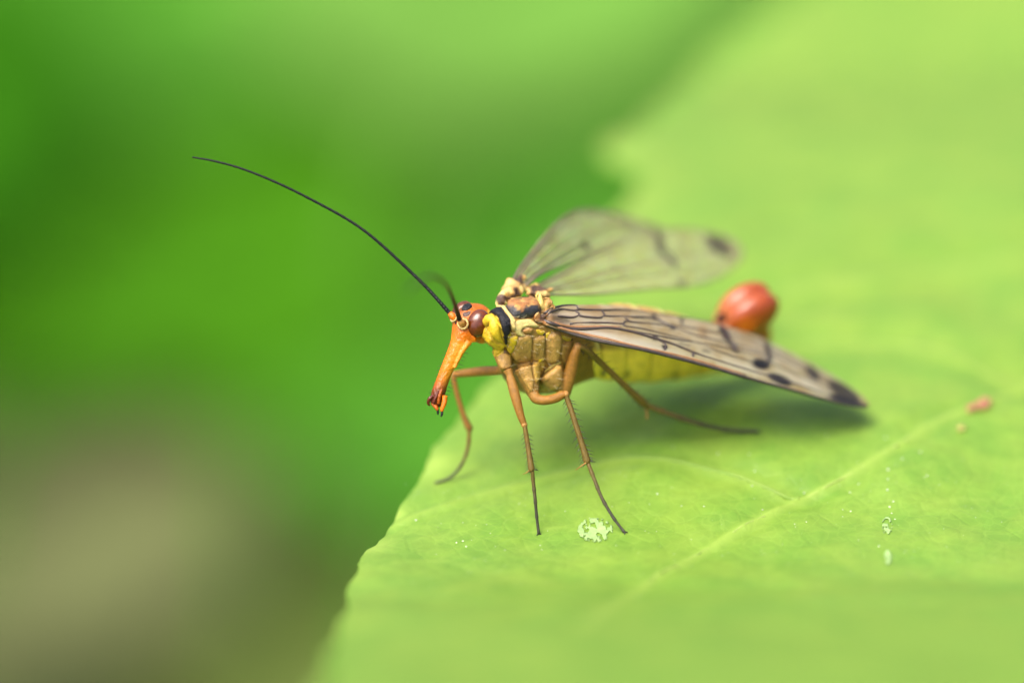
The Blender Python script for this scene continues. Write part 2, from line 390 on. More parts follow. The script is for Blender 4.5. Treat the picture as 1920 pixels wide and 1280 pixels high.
for nme, (pl, hw, dp, li) in veins_px.items():
    pts = catmull([tuple(leaf_hit(a, b))[:2] for a, b in pl], len(pl) * 12)
    V_paths[nme] = (pts, hw, dp, li)
def seg_dist(X, Y, pts):
    d = np.full(X.shape, 1e9)
    for (ax, ay), (bx, by) in zip(pts[:-1], pts[1:]):
        dx, dy = bx - ax, by - ay; l2 = dx * dx + dy * dy + 1e-12
        t = np.clip(((X - ax) * dx + (Y - ay) * dy) / l2, 0, 1)
        d = np.minimum(d, (X - ax - t * dx) ** 2 + (Y - ay - t * dy) ** 2)
    return np.sqrt(d)
sx = np.linspace(0, 1, 230) ** 1.35
xr = 82 - ((ys - 15) / 45) ** 4 * 20
XX = xe[:, None] + (xr - xe)[:, None] * sx[None, :]; YY = np.repeat(ys[:, None], len(sx), 1)
vein_gloss_field = np.zeros_like(XX); groove = np.zeros_like(XX)
for nme, (pts, hw, dp, li) in V_paths.items():
    dd = seg_dist(XX, YY, pts)
    groove -= dp * np.exp(-(dd / (hw * 2.6)) ** 2) - dp * .9 * np.exp(-(dd / (hw * .7)) ** 2)
    vein_gloss_field = np.maximum(vein_gloss_field, li * np.exp(-(dd / (hw * .75)) ** 2))
ZZ = leaf_base(XX, YY) + groove
blist = np.array([mnoise.noise((x * .32, y * .32, 4.2)) * .22 + mnoise.noise((x * .9, y * .9, 8.2)) * .05 for x, y in zip(XX.ravel(), YY.ravel())]).reshape(XX.shape)
near_feet = np.ones_like(XX)
ZZ += blist
de = (XX - xe[:, None]); ZZ -= .35 * np.exp(-(de / 1.1))                    # margin rolled under a little
pale = np.zeros_like(XX)                                                      # gloss of edge folds, painted as pale patches on a few marginal teeth
for a, b, r in [(812, 858, .75), (700, 1006, .8), (1125, 272, 2.0), (745, 945, .35), (1175, 385, 1.2)]:
    p = leaf_hit(a, b); pale = np.maximum(pale, .9 * np.exp(-(((XX - p.x) / (r * .8)) ** 2 + ((YY - p.y) / r) ** 2)))
vein_gloss_field = np.maximum(vein_gloss_field, pale)  # painted gloss of the edge folds shares the vein mask
LV = list(zip(XX.ravel(), YY.ravel(), ZZ.ravel())); nc = len(sx)
LF = [(j * nc + i, j * nc + i + 1, (j + 1) * nc + i + 1, (j + 1) * nc + i) for j in range(len(ys) - 1) for i in range(nc - 1)]
big_leaf = empty('leaf', (30, 15, 0)); tag(big_leaf, 'big bright green leaf with toothed edge carrying the insect', 'leaf')
blade = mesh_obj('blade', LV, LF, M_leaf, big_leaf, attrs={'vein': vein_gloss_field.ravel()})
sol = blade.modifiers.new('thickness', 'SOLIDIFY'); sol.thickness = .18; sol.offset = -1
LEAF_BVH = BVHTree.FromPolygons([Vector(v) for v in LV], LF)
def on_leaf(px, py, lift=0.0):
    d = (W(px, py, 0) - CAM).normalized()
    h = LEAF_BVH.ray_cast(CAM, d)
    return (h[0] if h[0] else leaf_hit(px, py)) + Vector((0, 0, lift))
def leaf_z(x, y):
    h = LEAF_BVH.ray_cast(Vector((x, y, 50)), Vector((0, 0, -1))); return h[0].z if h[0] else 0.0
M_rib = leaf_material('leaf_vein', (.24, .35, .075), (.28, .38, .09), rough=.45, detail=False, scale=3)
M_rib2 = leaf_material('leaf_side_vein', (.16, .28, .042), (.19, .30, .05), rough=.5, detail=False, scale=3)
for nme in ('main', 'side', 'upper'):
    pts, hw, dp, li = V_paths[nme]
    if nme == 'main':
        keep = pts
    else: keep = pts
    P4 = []
    m_ = len(keep)
    for q, (x, y) in enumerate(keep[::4]):
        tp = 1 - q * 4 / m_
        P4.append((x, y, leaf_z(x, y) - hw * .42 * (.35 + .65 * tp) * .55, hw * .42 * (.35 + .65 * tp)))
    v, f = tube(P4, n=8, steps=len(P4) * 3); mesh_obj('midrib' if nme == 'main' else 'side_vein', v, f, M_rib if nme == 'main' else M_rib2, big_leaf)
bx, by = 82.0, 15.0
v, f = tube([(76, 15, leaf_z(76, 15) - 1, 1.0), (84, 16, -2, 1.3), (110, 20, -14, 1.5), (140, 24, -70, 1.8), (150, 26, GZ - 3, 2.4)], n=10)
mesh_obj('petiole', v, f, M_rib, big_leaf)

# ================================================================== THE SCORPIONFLY
fly = empty('scorpionfly', tuple(Vector((BODY.x, BODY.y, 0))))
tag(fly, 'scorpionfly with orange beak, spotted wings and red tail bulb standing on leaf', 'insect')

# colours (diffuse pigment)
YEL = (.44, .30, .012); CREAM = (.46, .37, .13); TAN = (.20, .108, .018); TANP = (.30, .175, .042); ORB = (.23, .10, .025)
ORG = (.46, .105, .002); DKR = (.06, .009, .002); HED = (.30, .075, .003); BLK = (.012, .012, .014)
OLV = (.10, .085, .02); LEGC = (.185, .08, .008); TIB = (.095, .060, .006); TAR = (.03, .03, .018)

def loft(stations, n=40, per=8, expo=2.2, lean=None):
    """skin through (centre, half height, half width) stations, symmetric about the body plane"""
    S = catmull([(*c, a, b) for c, a, b in stations], (len(stations) - 1) * per + 1)
    V, par = [], []
    for i, s in enumerate(S):
        c = Vector(s[:3]); t = Vector(S[min(i + 1, len(S) - 1)][:3]) - Vector(S[max(i - 1, 0)][:3]); t.normalize()
        u = LFT.cross(t).normalized()
        if u.dot(UPB) < 0 and abs(u.dot(UPB)) > .3: u = -u
        if lean: u = u - t * (lean * max(0, t.dot(-FWD)))
        for k in range(n):
            th = 2 * math.pi * k / n; ct, st = math.cos(th), math.sin(th)
            x = math.copysign(abs(ct) ** (2 / expo), ct); y = math.copysign(abs(st) ** (2 / expo), st)
            V.append(c + LFT * (s[4] * x) + u * (s[3] * y)); par.append((i / (len(S) - 1), th))
    F = [(i * n + k, i * n + (k + 1) % n, (i + 1) * n + (k + 1) % n, (i + 1) * n + k) for i in range(len(S) - 1) for k in range(n)]
    e = len(V); V += [Vector(S[0][:3]), Vector(S[-1][:3])]; par += [(0, 0), (1, 0)]
    F += [(e, (k + 1) % n, k) for k in range(n)] + [(e + 1, (len(S) - 1) * n + k, (len(S) - 1) * n + (k + 1) % n) for k in range(n)]
    return V, F, par

# ------------------------------------------------------------------ thorax
th_st = [(SAG(915, 618), .42, .34), (SAG(930, 622), .62, .50), (SAG(946, 622), .80, .68), (SAG(968, 630), 1.10, .86), (SAG(994, 648), 1.70, 1.04),
         (SAG(1016, 652), 1.80, 1.18), (SAG(1044, 651), 1.62, 1.15), (SAG(1072, 648), 1.42, 1.08), (SAG(1100, 646), 1.25, 1.0)]
tv, tf, tp_ = loft(th_st, n=40, per=6, expo=2.3, lean=.5)
cx = []   # coxae, continuous with the thorax wall
for sgn in (0, 1):
    def sid(p): return mirror(p) if sgn else Vector(p)
    for (a, b) in [((W(940, 655, .35), .36), (W(948, 694, .15), .20)), ((W(985, 690, .55), .50), (W(1001, 742, .45), .20)), ((W(1030, 695, 1.15), .55), (W(1060, 735, 1.35), .24))]:
        p, q = sid(a[0]), sid(b[0])
        if sgn: p = p.lerp(BODY, .25); q = p.lerp(q, .35)      # the far coxae are tucked in under the body
        cx.append(tube([(*p.lerp(q, t), a[1] * (1 - t) + b[1] * t) for t in (0, .5, 1)], n=14))
tv, tf = fuse([(tv, tf)] + cx, .045, 4)
tc_ = []
for p in tv:
    px, py, w = PIX(p if (p - BODY).dot(LFT) > 0 else mirror(p))
    c = mix(TAN, (.20, .11, .02), .25)
    if px < 958 and py < 668: c = mix(YEL, TAN, .15)
    tc_.append(c)
thorax = mesh_obj('thorax', tv, tf, M_skin, fly, colors=tc_)
TB = BVHTree.FromPolygons(tv, tf)

def plate(name, poly, bvh, color, parent, bulge=.05, edge=4.0, sink=.02, step=2.2, mat=None, mirrored=True, rim=None, tgt=None):
    """a raised sclerite on the body wall, outlined by surveyed points; edges dip into the wall"""
    P = np.array(poly, dtype=float); m = len(P)
    if name in ('pleural_plate', 'coxal_plate'): P = P.mean(0) + (P - P.mean(0)) * 1.10
    P = catmull(np.vstack([P, P[:1]]), m * 4 + 1)[:-1]
    n = len(P)
    x0, y0 = P.min(0); x1, y1 = P.max(0)
    def inside(x, y):
        c = False
        for i in range(n):
            (xa, ya), (xb, yb) = P[i], P[i - 1]
            if (ya > y) != (yb > y) and x < (xb - xa) * (y - ya) / (yb - ya) + xa: c = not c
        return c
    pts = [tuple(p) for p in P]
    for yy in np.arange(y0 + step / 2, y1, step):
        for xx in np.arange(x0 + step / 2, x1, step):
            if inside(xx, yy) and seg_dist(np.array([xx]), np.array([yy]), np.vstack([P, P[:1]]))[0] > step * .45: pts.append((xx, yy))
    r = delaunay_2d_cdt([Vector(p) for p in pts], [(i, (i + 1) % n) for i in range(n)], [], 1, 1e-4)
    v2, f2 = r[0], r[2]
    d = seg_dist(np.array([v.x for v in v2]), np.array([v.y for v in v2]), np.vstack([P, P[:1]]))
    V, C = [], []
    for v, dd in zip(v2, d):
        ray = (W(v.x, v.y, 0) - CAM).normalized()
        h = bvh.ray_cast(CAM, ray)
        if h[0] is None:
            h = bvh.find_nearest(W(v.x, v.y, PIX(V[-1])[2] if V else 1.0))
        q = min(1, dd / edge); off = bulge * (1 - (1 - q) ** 2) - sink + .014 * q * mnoise.noise(h[0] * 7)
        nn = h[1] if h[1].dot(ray) < 0 else -h[1]
        V.append(h[0] + nn * off); C.append(mix(rim, mix(color, np.array(color) * 1.3, max(0, mnoise.noise(h[0] * 3 + Vector((7, 0, 0))))), min(1, dd / min(3.5, edge * .7))) if rim is not None else color)
    F = [tuple(f) for f in f2]
    o = mesh_obj(name, V, F, mat or M_skin, parent, colors=C)
    if mirrored:
        V2 = [mirror(p) for p in V]
        V2 = [(lambda h, p: p)(None, p) for p in V2]
        mesh_obj(name, V2, [tuple(reversed(f)) for f in F], mat or M_skin, parent, colors=C)
    return o
def Z4(*p): return [(900 + a / 5.8167, 560 + b / 5.8167) for a, b in p]
def Z1(*p): return [(780 + a / 4.266, 500 + b / 4.266) for a, b in p]
BRN = (.10, .05, .009)
plate('pleural_plate', Z4((345, 600), (385, 480), (430, 415), (520, 395), (568, 425), (565, 540), (545, 660), (470, 690), (390, 670)), TB, TANP, thorax, .10, 8, rim=BRN)
plate('pleural_plate', Z4((578, 440), (690, 405), (715, 440), (710, 560), (702, 655), (620, 672), (570, 640)), TB, TANP, thorax, .09, 8, rim=BRN)
plate('pleural_plate', Z4((720, 440), (760, 385), (840, 372), (888, 420), (882, 560), (860, 665), (760, 700), (718, 650)), TB, TANP, thorax, .10, 8, rim=BRN)
plate('pleural_plate', Z4((893, 500), (960, 470), (1005, 470), (975, 640), (930, 700), (885, 640)), TB, mix(TANP, TAN, .5), thorax, .06, 4, rim=BRN)
plate('coxal_plate', Z4((400, 730), (480, 695), (550, 695), (568, 780), (590, 930), (560, 1010), (510, 960), (445, 860)), TB, TANP, thorax, .08, 8, rim=BRN)
plate('coxal_plate', Z4((575, 685), (700, 690), (690, 790), (640, 890), (602, 900), (578, 780)), TB, mix(TANP, YEL, .25), thorax, .07, 4, rim=BRN)
plate('coxal_plate', Z4((705, 810), (780, 750), (868, 712), (895, 830), (870, 950), (760, 1005), (668, 985), (645, 920)), TB, TANP, thorax, .09, 8, rim=BRN)
plate('ridge', Z4((695, 790), (780, 720), (880, 685), (885, 706), (790, 750), (715, 805)), TB, mix(CREAM, YEL, .5), thorax, .07, 2.5, mirrored=False)
plate('yellow_sclerite', Z4((600, 322), (690, 340), (712, 368), (690, 402), (625, 385)), TB, YEL, thorax, .05, 3)
plate('yellow_sclerite', Z4((716, 372), (785, 350), (768, 390), (748, 440), (776, 525), (740, 515), (716, 450)), TB, YEL, thorax, .05, 2.5)
plate('yellow_sclerite', Z4((800, 345), (900, 385), (1000, 425), (985, 470), (905, 450), (870, 390)), TB, YEL, thorax, .04, 3)
plate('yellow_sclerite', Z4((620, 640), (690, 625), (700, 660), (640, 700)), TB, YEL, thorax, .10, 3, mirrored=False)
plate('cream_sclerite', Z4((372, 245), (450, 222), (540, 215), (610, 262), (650, 300), (590, 318), (515, 310), (460, 335), (465, 370), (510, 402), (430, 412), (370, 352)), TB, CREAM, thorax, .09, 4, rim=TANP)
plate('tegula', Z4((452, 345), (510, 312), (575, 320), (562, 368), (500, 390)), TB, mix(ORB, TANP, .4), thorax, .11, 4)
plate('episternum', Z4((300, 425), (385, 388), (420, 420), (392, 530), (338, 600), (285, 535), (312, 470)), TB, YEL, thorax, .10, 4, rim=BLK)
plate('spine_mark', Z4((680, 385), (705, 365), (708, 388), (688, 406)), TB, BLK, thorax, .09, 2, mat=M_black, step=1.2)
plate('spine_mark', Z4((985, 448), (1012, 425), (1002, 462)), TB, BLK, thorax, .09, 2, mat=M_black, step=1.2)
# collar and neck plates (yellow), pronotum (black saddle with a cream hind edge)
plate('neck_plate', Z4((20, 400), (100, 350), (125, 415), (190, 470), (268, 498), (255, 560), (188, 615), (130, 560), (60, 480)), TB, YEL, thorax, .07, 4, rim=mix(YEL, ORB, .5))
plate('collar', Z4((92, 105), (150, 160), (200, 235), (240, 400), (275, 490), (200, 470), (125, 405), (98, 330), (104, 220)), TB, YEL, thorax, .12, 7, rim=(.10, .04, .01))
plate('pronotum', Z4((140, 118), (200, 78), (265, 115), (325, 300), (332, 375), (275, 412), (243, 360), (190, 200)), TB, BLK, thorax, .14, 5, mat=M_black)
plate('pronotal_rim', Z4((205, 62), (258, 78), (330, 180), (388, 300), (372, 348), (335, 315), (288, 190), (232, 100)), TB, mix(CREAM, ORB, .25), thorax, .17, 3.5)
plate('black_sclerite', Z4((240, 400), (300, 400), (305, 450), (300, 500), (270, 500), (258, 440)), TB, BLK, thorax, .08, 3, mat=M_black)
plate('black_sclerite', Z4((262, 510), (292, 530), (330, 600), (300, 640), (250, 590)), TB, BRN, thorax, .05, 3)
plate('fore_coxa_plate', Z4((170, 645), (240, 590), (320, 600), (345, 680), (335, 750), (262, 775), (205, 740)), TB, mix(TANP, TAN, .4), thorax, .07, 4)
# back: mesonotum and metanotum domes
plate('mesonotum', Z1((672, 290), (700, 245), (760, 205), (840, 195), (930, 225), (990, 290), (1004, 345), (985, 390), (900, 415), (790, 415), (722, 352)), TB, ORB, thorax, .30, 13, rim=(.05, .03, .02), mirrored=False)
ms = [o for o in thorax.children if o.name.startswith('mesonotum')][0]
MB = BVHTree.FromPolygons([v.co.copy() for v in ms.data.vertices], [tuple(p.vertices) for p in ms.data.polygons])
ca = ms.data.color_attributes['pigment']
for v_, c_ in zip(ms.data.vertices, ca.data):        # black side marks with a ragged border and grey flecks
    px, py, w = PIX(v_.co); n_ = mnoise.noise(v_.co * 5) * .35 + mnoise.noise(v_.co * 14) * .2
    k_ = 0
    for (x, y, rx, ry, a_) in [(961, 585, 20, 11, 28), (999, 584, 17, 12, -14), (981, 592, 22, 7, 0), (945, 566, 6, 12, 0), (960, 551, 16, 4, -25)]:
        dx, dy = px - x, py - y; u_ = (dx * math.cos(R(a_)) + dy * math.sin(R(a_))) / rx; q_ = (-dx * math.sin(R(a_)) + dy * math.cos(R(a_))) / ry
        k_ = max(k_, 1.35 - math.hypot(u_, q_))
    k_ = float(sst(.2, .55, k_ + n_)); g_ = max(0, mnoise.noise(v_.co * 9 + Vector((3, 0, 0)))) * .10
    base = mix(np.array(ORB), np.array(TANP) * 1.15, float(sst(-.1, .4, mnoise.noise(v_.co * 4 + Vector((0, 5, 0))))))
    c_.color = (*mix(base, (.014 + g_ * .5, .013 + g_ * .5, .015 + g_ * .5), k_), 1)
plate('cream_rim', Z1((940, 222), (985, 240), (1028, 300), (1024, 345), (1004, 340), (992, 292)), TB, mix(CREAM, YEL, .4), thorax, .26, 3, mirrored=False)
plate('metanotum', Z1((1004, 250), (1060, 214), (1150, 232), (1245, 290), (1200, 318), (1100, 322), (1030, 330)), TB, mix(ORB, TANP, .6), thorax, .22, 8, rim=mix(CREAM, ORB, .3), mirrored=False)

M_hair = cuticle('pale_hair', (.40, .33, .18), rough=.5, bump=0, sss=0)
hr = []
for i in range(200):
    px_, py_ = random.uniform(950, 1075), random.uniform(545, 745)
    h = TB.ray_cast(CAM, (W(px_, py_, 0) - CAM).normalized())
    if h[0] is None: continue
    for q in (h[0] + h[1] * .06,):
        d = (h[1] + -FWD * .9 + Vector((random.uniform(-.4, .4), random.uniform(-.4, .4), random.uniform(-.4, .4)))).normalized()
        hr.append(tube([(*q, .006), (*(q + d * random.uniform(.10, .22)), .003)], n=3, cap=False))
v, f = join(hr); tag(mesh_obj('hairs', v, f, M_hair, thorax), kind='stuff')
# ------------------------------------------------------------------ abdomen
ab_st = [(SAG(1072, 648), 1.20, .95), (SAG(1105, 645), 1.38, 1.05), (SAG(1150, 643), 1.46, 1.12), (SAG(1195, 645), 1.45, 1.12), (SAG(1245, 648), 1.30, 1.05), (SAG(1290, 652), 1.08, .92),
         (SAG(1330, 658), .82, .74), (SAG(1365, 664), .60, .55), (SAG(1396, 662), .46, .42), (SAG(1420, 648), .38, .36), (SAG(1430, 625), .30, .30), (SAG(1428, 606), .26, .26)]
av, af, ap = loft(ab_st, n=56, per=16, expo=2.05, lean=.45)
seg_b = [0, .085, .175, .265, .355, .455, .545, .64, .74, .84, 1.01]
ac, av2 = [], []
for p, (s, th) in zip(av, ap):
    i = max(k for k in range(len(seg_b) - 1) if s >= seg_b[k] - 1e-9); u = (s - seg_b[i]) / (seg_b[i + 1] - seg_b[i])
    st = math.sin(th)                      # 1 = back, -1 = belly
    # each ring swells towards its hind edge and steps down to the next
    swell = 1 + .05 * math.sin(math.pi * min(1, u * 1.0)) - .055 * max(0, 1 - u / .08) + .03 * (sst(.72, .86, u) if st > .25 else 0)
    mid = Vector(catmull([(*c, 0) for c, a, b in ab_st], 2)[0][:3]) if False else None
    c = np.array((.78, .58, .07))
    back = sst(.30, .5, st)
    c = mix(c, TANP, back); c = mix(c, CREAM, back * sst(.72, .82, u))
    c = mix(c, (.09, .06, .03), back * (1 - sst(.0, .18, u)) * .8)
    suture = (1 - sst(.02, .10, u)) * (1 - back) * sst(-.75, -.3, st); c = mix(c, mix(YEL, OLV, .5), suture * (.75 if i in (1, 3) else .35))
    belly = 1 - sst(-.93, -.72, st); c = mix(c, mix(YEL, OLV, .75), belly * .8)
    spot = math.exp(-((u - .12) / .09) ** 2 - ((st + .42) / .16) ** 2); c = mix(c, (.045, .05, .015), min(1, spot * (1.0 if i in (1, 2, 4) else .25)))
    tail = sst(.70, .82, s); c = mix(c, (.36, .12, .01), tail)
    ac.append(c); av2.append(swell)
S_ = catmull([tuple(c) for c, a, b in ab_st], (len(ab_st) - 1) * 16 + 1)
for q in range(len(av) - 2):
    cc = Vector(S_[q // 56]); av[q] = cc + (av[q] - cc) * av2[q]
abdomen = mesh_obj('abdomen', av, af, M_abd, fly, colors=ac)
# genital bulb carried over the back, with two claspers
b0, b1 = SAG(1428, 592), SAG(1350, 602)
ctr = SAG(1402, 581); ax1 = (SAG(1440, 556) - SAG(1362, 604)).normalized(); ax3 = LFT; ax2 = ax1.cross(ax3).normalized()
bl = [ellipsoid(ctr + LFT * (.30 * sg), [ax1 * 1.12, ax2 * .86, ax3 * .60], 40, 26) for sg in (1, -1)]
bl.append(tube([(*SAG(1428, 628), .26), (*SAG(1427, 610), .29), (*SAG(1418, 596), .45)], n=18))
for sg in (1, -1):
    o_ = LFT * (.30 * sg)
    bl.append(tube([(*(SAG(1395, 586) + o_ * 1.4), .55), (*(SAG(1376, 596) + o_ * 1.35), .45), (*(SAG(1362, 604) + o_ * 1.1), .27), (*(SAG(1350, 606) + o_ * .7), .16), (*(SAG(1340, 603) + o_ * .3), .06)], n=16))
bv, bf = fuse(bl, .05, 5)
bc = []
for p in bv:
    px, py, w = PIX(p); c = mix((.20, .034, .004), (.25, .08, .025), sst(1385, 1350, px)); c = mix(c, (.30, .075, .002), sst(585, 610, py) * sst(1370, 1400, px)); bc.append(c)
bulb = mesh_obj('tail_bulb', bv, bf, M_bulb, fly, colors=bc)
v, f = join([tube([(*(SAG(1358, 596) + LFT * sg * .16), .09), (*(SAG(1350, 594) + LFT * sg * .05), .07), (*(SAG(1343, 600) + LFT * sg * .02), .02)], n=8) for sg in (1, -1)])
mesh_obj('clasper_hook', v, f, M_black, bulb)

# ------------------------------------------------------------------ head: capsule and long beak in one skin
HW = .45
HC = W(887, 605, HW)
hp = [ellipsoid(HC, [RIGHT * .74 + VIEW * .1, UP * .70 + RIGHT * .05, VIEW * .62]),
      ellipsoid(W(905, 612, HW + .15), [RIGHT * .52, UP * .62, VIEW * .52]),
      wtube([(872, 612, .25, .46), (868, 626, .16, .42), (860, 645, .08, .315), (850, 666, .03, .265), (839, 690, .0, .235), (829.5, 714, -.02, .228), (822.5, 735, -.04, .25), (818, 752, -.05, .22), (821, 764, -.06, .12)], n=22, steps=50),
      wtube([(876, 622, .05, .24), (886, 634, .0, .15), (893, 640, -.02, .05)], n=12),
      wtube([(880, 640, -.1, .12), (866, 660, -.15, .09), (852, 690, -.17, .06)], n=12),
      ellipsoid(W(850, 594, .18), [RIGHT * .17, UP * .16, VIEW * .16]), ellipsoid(W(867, 607, -.16), [RIGHT * .19, UP * .19, VIEW * .16])]
hv, hf = fuse(hp, .028, 5)
hc = []
for p in hv:
    px, py, w = PIX(p)
    c = mix(HED, ORG, sst(610, 635, py))
    c = mix(c, (.44, .19, .008), sst(628, 650, py) * sst(-14, 8, (px - (868 - (py - 626) * .42))) * .8)
    c = mix(c, DKR, sst(688, 742, py + (px - 830) * .25))
    c = mix(c, (.10, .035, .012), sst(593, 578, py) * sst(882, 866, px) * .8)
    c = mix(c, YEL, sst(909, 917, px + (py - 600) * .1) * sst(574, 584, py))
    hc.append(c)
head = mesh_obj('head', hv, hf, M_head, fly, colors=hc)
HB = BVHTree.FromPolygons(hv, hf)
def eye(c, sgn):
    tilt = R(-24); a = UP * math.cos(tilt) - RIGHT * math.sin(tilt); b = RIGHT * math.cos(tilt) + UP * math.sin(tilt)
    v, f = ellipsoid(c, [b * .41, a * .51, VIEW * .34], 40, 26)
    return mesh_obj('eye', v, f, M_eye, head)
eye(W(896.5, 606, -.02), 1); eye(W(868, 590, .98), -1)
plate('ocellar_plate', [(864, 582), (868, 573), (876, 568.5), (884, 570), (886, 575), (881, 580), (874, 583)], HB, BLK, head, .07, 3, mat=M_black, mirrored=False, step=1.5)
plate('frontal_patch', [(866, 586), (874, 583.5), (884, 582), (882, 590), (874, 595), (867, 593)], HB, (.05, .02, .012), head, .03, 3, mirrored=False, step=1.5)
def torus_at(c, nrm, r, tr, mat, parent, name):
    nrm = nrm.normalized(); a = nrm.orthogonal().normalized(); b = nrm.cross(a)
    pts = [(*(c + a * (r * math.cos(t)) + b * (r * math.sin(t))), tr) for t in np.linspace(0, 2 * math.pi, 25)]
    v, f = tube(pts, n=8, steps=49); return mesh_obj(name, v, f, mat, parent, colors=[mix(CREAM, ORB, .35)] * len(v))
torus_at(W(868, 607, -.30), W(868, 607, -.30) - W(878, 612, .5),   .17, .04, M_skin, head, 'antennal_socket')
torus_at(W(851, 596, .05), W(846, 590, .0) - W(866, 604, .4), .13, .035, M_skin, head, 'antennal_socket')
v, f = ellipsoid(W(856.5, 606.5, -.02), [RIGHT * .07, UP * .09, VIEW * .06], 14, 10); mesh_obj('frontal_pit', v, f, M_black, head)
# mouthparts at the beak tip
for name, pts, mt, cl in [
    ('mandible', [(812, 742, -.22, .07), (805, 748, -.2, .07), (803, 756, -.18, .05), (806, 760, -.15, .03)], M_head, DKR),
    ('palp', [(834, 742, -.2, .10), (833, 755, -.25, .09), (829, 766, -.25, .07), (829, 771, -.25, .05)], M_head, ORG),
    ('palp', [(812, 755, -.1, .09), (818, 764, -.2, .07), (820.5, 769, -.2, .05)], M_head, mix(ORG, DKR, .5)),
    ('palp', [(823, 733, -.24, .06), (817, 746, -.26, .07), (812, 756, -.24, .05)], M_head, DKR),
    ('palp', [(829, 728, -.22, .05), (824, 742, -.28, .06), (822, 757, -.25, .05)], M_head, mix(ORG, DKR, .6)),
    ('palp_tip', [(829, 770, -.25, .045), (828.5, 777, -.25, .042), (826.5, 781, -.25, .02)], M_black, BLK),
    ('palp_tip', [(820.5, 768, -.2, .045), (821, 774, -.2, .04), (821.5, 777.5, -.2, .015)], M_black, BLK)]:
    v, f = wtube(pts, n=10); mesh_obj(name, v, f, mt, head, colors=[cl] * len(v))
# bristles of the beak
hb = []
for i in range(34):
    t = i / 33; y = 632 + t * 118; xl = 846 - (y - 632) * .37 + 1; xr_ = 886 - (y - 632) * .46 + 1
    x, dx = (xl, -1) if i % 2 else (xr_, 1)
    ln = random.uniform(4, 9)
    hb.append(wtube([(x - dx * 3, y, 0, .012), (x + dx * ln * .8, y + ln * random.uniform(.1, .7), random.uniform(-.1, .1), .004)], n=4))
v, f = join(hb); tag(mesh_obj('bristles', v, f, M_bristle, head), kind='stuff')

# ------------------------------------------------------------------ antennae: many short segments
def antenna(pts, n_seg, name='antenna'):
    P = [(*W(a, b, c), r) for a, b, c, r in pts]
    S = catmull(P, n_seg * 8 + 1)
    bead = lambda t: 1.0 + .14 * abs(math.cos(t * n_seg * math.pi)) ** 10 - .06 * (abs(math.sin(t * n_seg * math.pi)) ** 8)
    v, f = tube([tuple(p) for p in S], n=10, steps=len(S), bead=bead)
    o = mesh_obj(name, v, f, M_ant, fly)
    d = []
    for k in range(2, n_seg):
        p = S[k * 8]; c = Vector(p[:3]); r = p[3]
        d.append(ellipsoid(c - VIEW * r * .8 + UP * r * .15, [RIGHT * r * .28, UP * r * .28, VIEW * r * .3], 6, 4))
    v, f = join(d); j = mesh_obj('joint_rings', v, f, M_joint, o); tag(j, kind='stuff')
    return o
M_joint = plain('pale_joint', (.22, .21, .18))
an = antenna([(842, 586, .1, .075), (820, 561, .1, .066), (795, 534, .1, .06), (748, 489, .1, .053), (699, 445, .1, .05), (655, 413.5, .1, .048), (596.7, 381, .05, .045), (526.7, 346, 0, .042), (456.7, 317.5, 0, .038), (404, 302.7, 0, .036), (361, 294.8, 0, .028)], 46)
v, f = wtube([(853, 597, .05, .11), (848, 592, .05, .12), (843.5, 587.5, .1, .095), (842, 586, .1, .07)], n=12); mesh_obj('scape', v, f, M_head, an, colors=[mix(HED, ORG, .5)] * len(v))
an = antenna([(862, 600, -.45, .085), (857, 584, -1.0, .075), (849, 560, -2.1, .066), (838, 537, -3.6, .06), (822, 521, -5.4, .056), (802, 518, -7.2, .052), (780, 530, -9.0, .045), (762, 548, -10.4, .03)], 40)
v, f = wtube([(868, 609, -.2, .12), (865, 604, -.4, .12), (862, 599, -.47, .09)], n=12); mesh_obj('scape', v, f, M_head, an, colors=[mix(CREAM, ORG, .6)] * len(v))

# ------------------------------------------------------------------ legs
def part_tube(name, pts, c0, c1, parent, mat=None, n=12, bead=None, steps=None):
    P = [(*W(a, b, c), r) for a, b, c, r in pts] if not isinstance(pts[0][0], Vector) else [(*p, r) for p, r in pts]
    v, f = tube(P, n=n, bead=bead, steps=steps or max(12, len(P) * 7))
    k = len(v) - 2
    ease = 1.5 if name == 'tarsus' else 1.0
    cs = [mix(c0, c1, min(1, ease * (i // n) / max(1, k // n - 1))) for i in range(k)] + [c0, c1]
    return mesh_obj(name, v, f, mat or M_leg, parent, colors=cs)
def spines(pts, count, length, parent, both=True):
    P = catmull([(*W(a, b, c), r) for a, b, c, r in pts], 60); L_ = []
    for i in range(count):
        j = int(6 + 48 * i / max(1, count - 1)); p = Vector(P[j][:3]); t = (Vector(P[j + 1][:3]) - p).normalized()
        s = t.cross(VIEW).normalized() * (1 if (i % 2 or not both) else -1)
        d = (s + t * .75 + VIEW * random.uniform(-.3, .3)).normalized(); r = P[j][3]
        L_.append(tube([(*(p + s * r * .7), .019), (*(p + s * r * .7 + d * length * random.uniform(.75, 1.2)), .004)], n=4))
    v, f = join(L_); tag(mesh_obj('bristles', v, f, M_bristle, parent), kind='stuff')
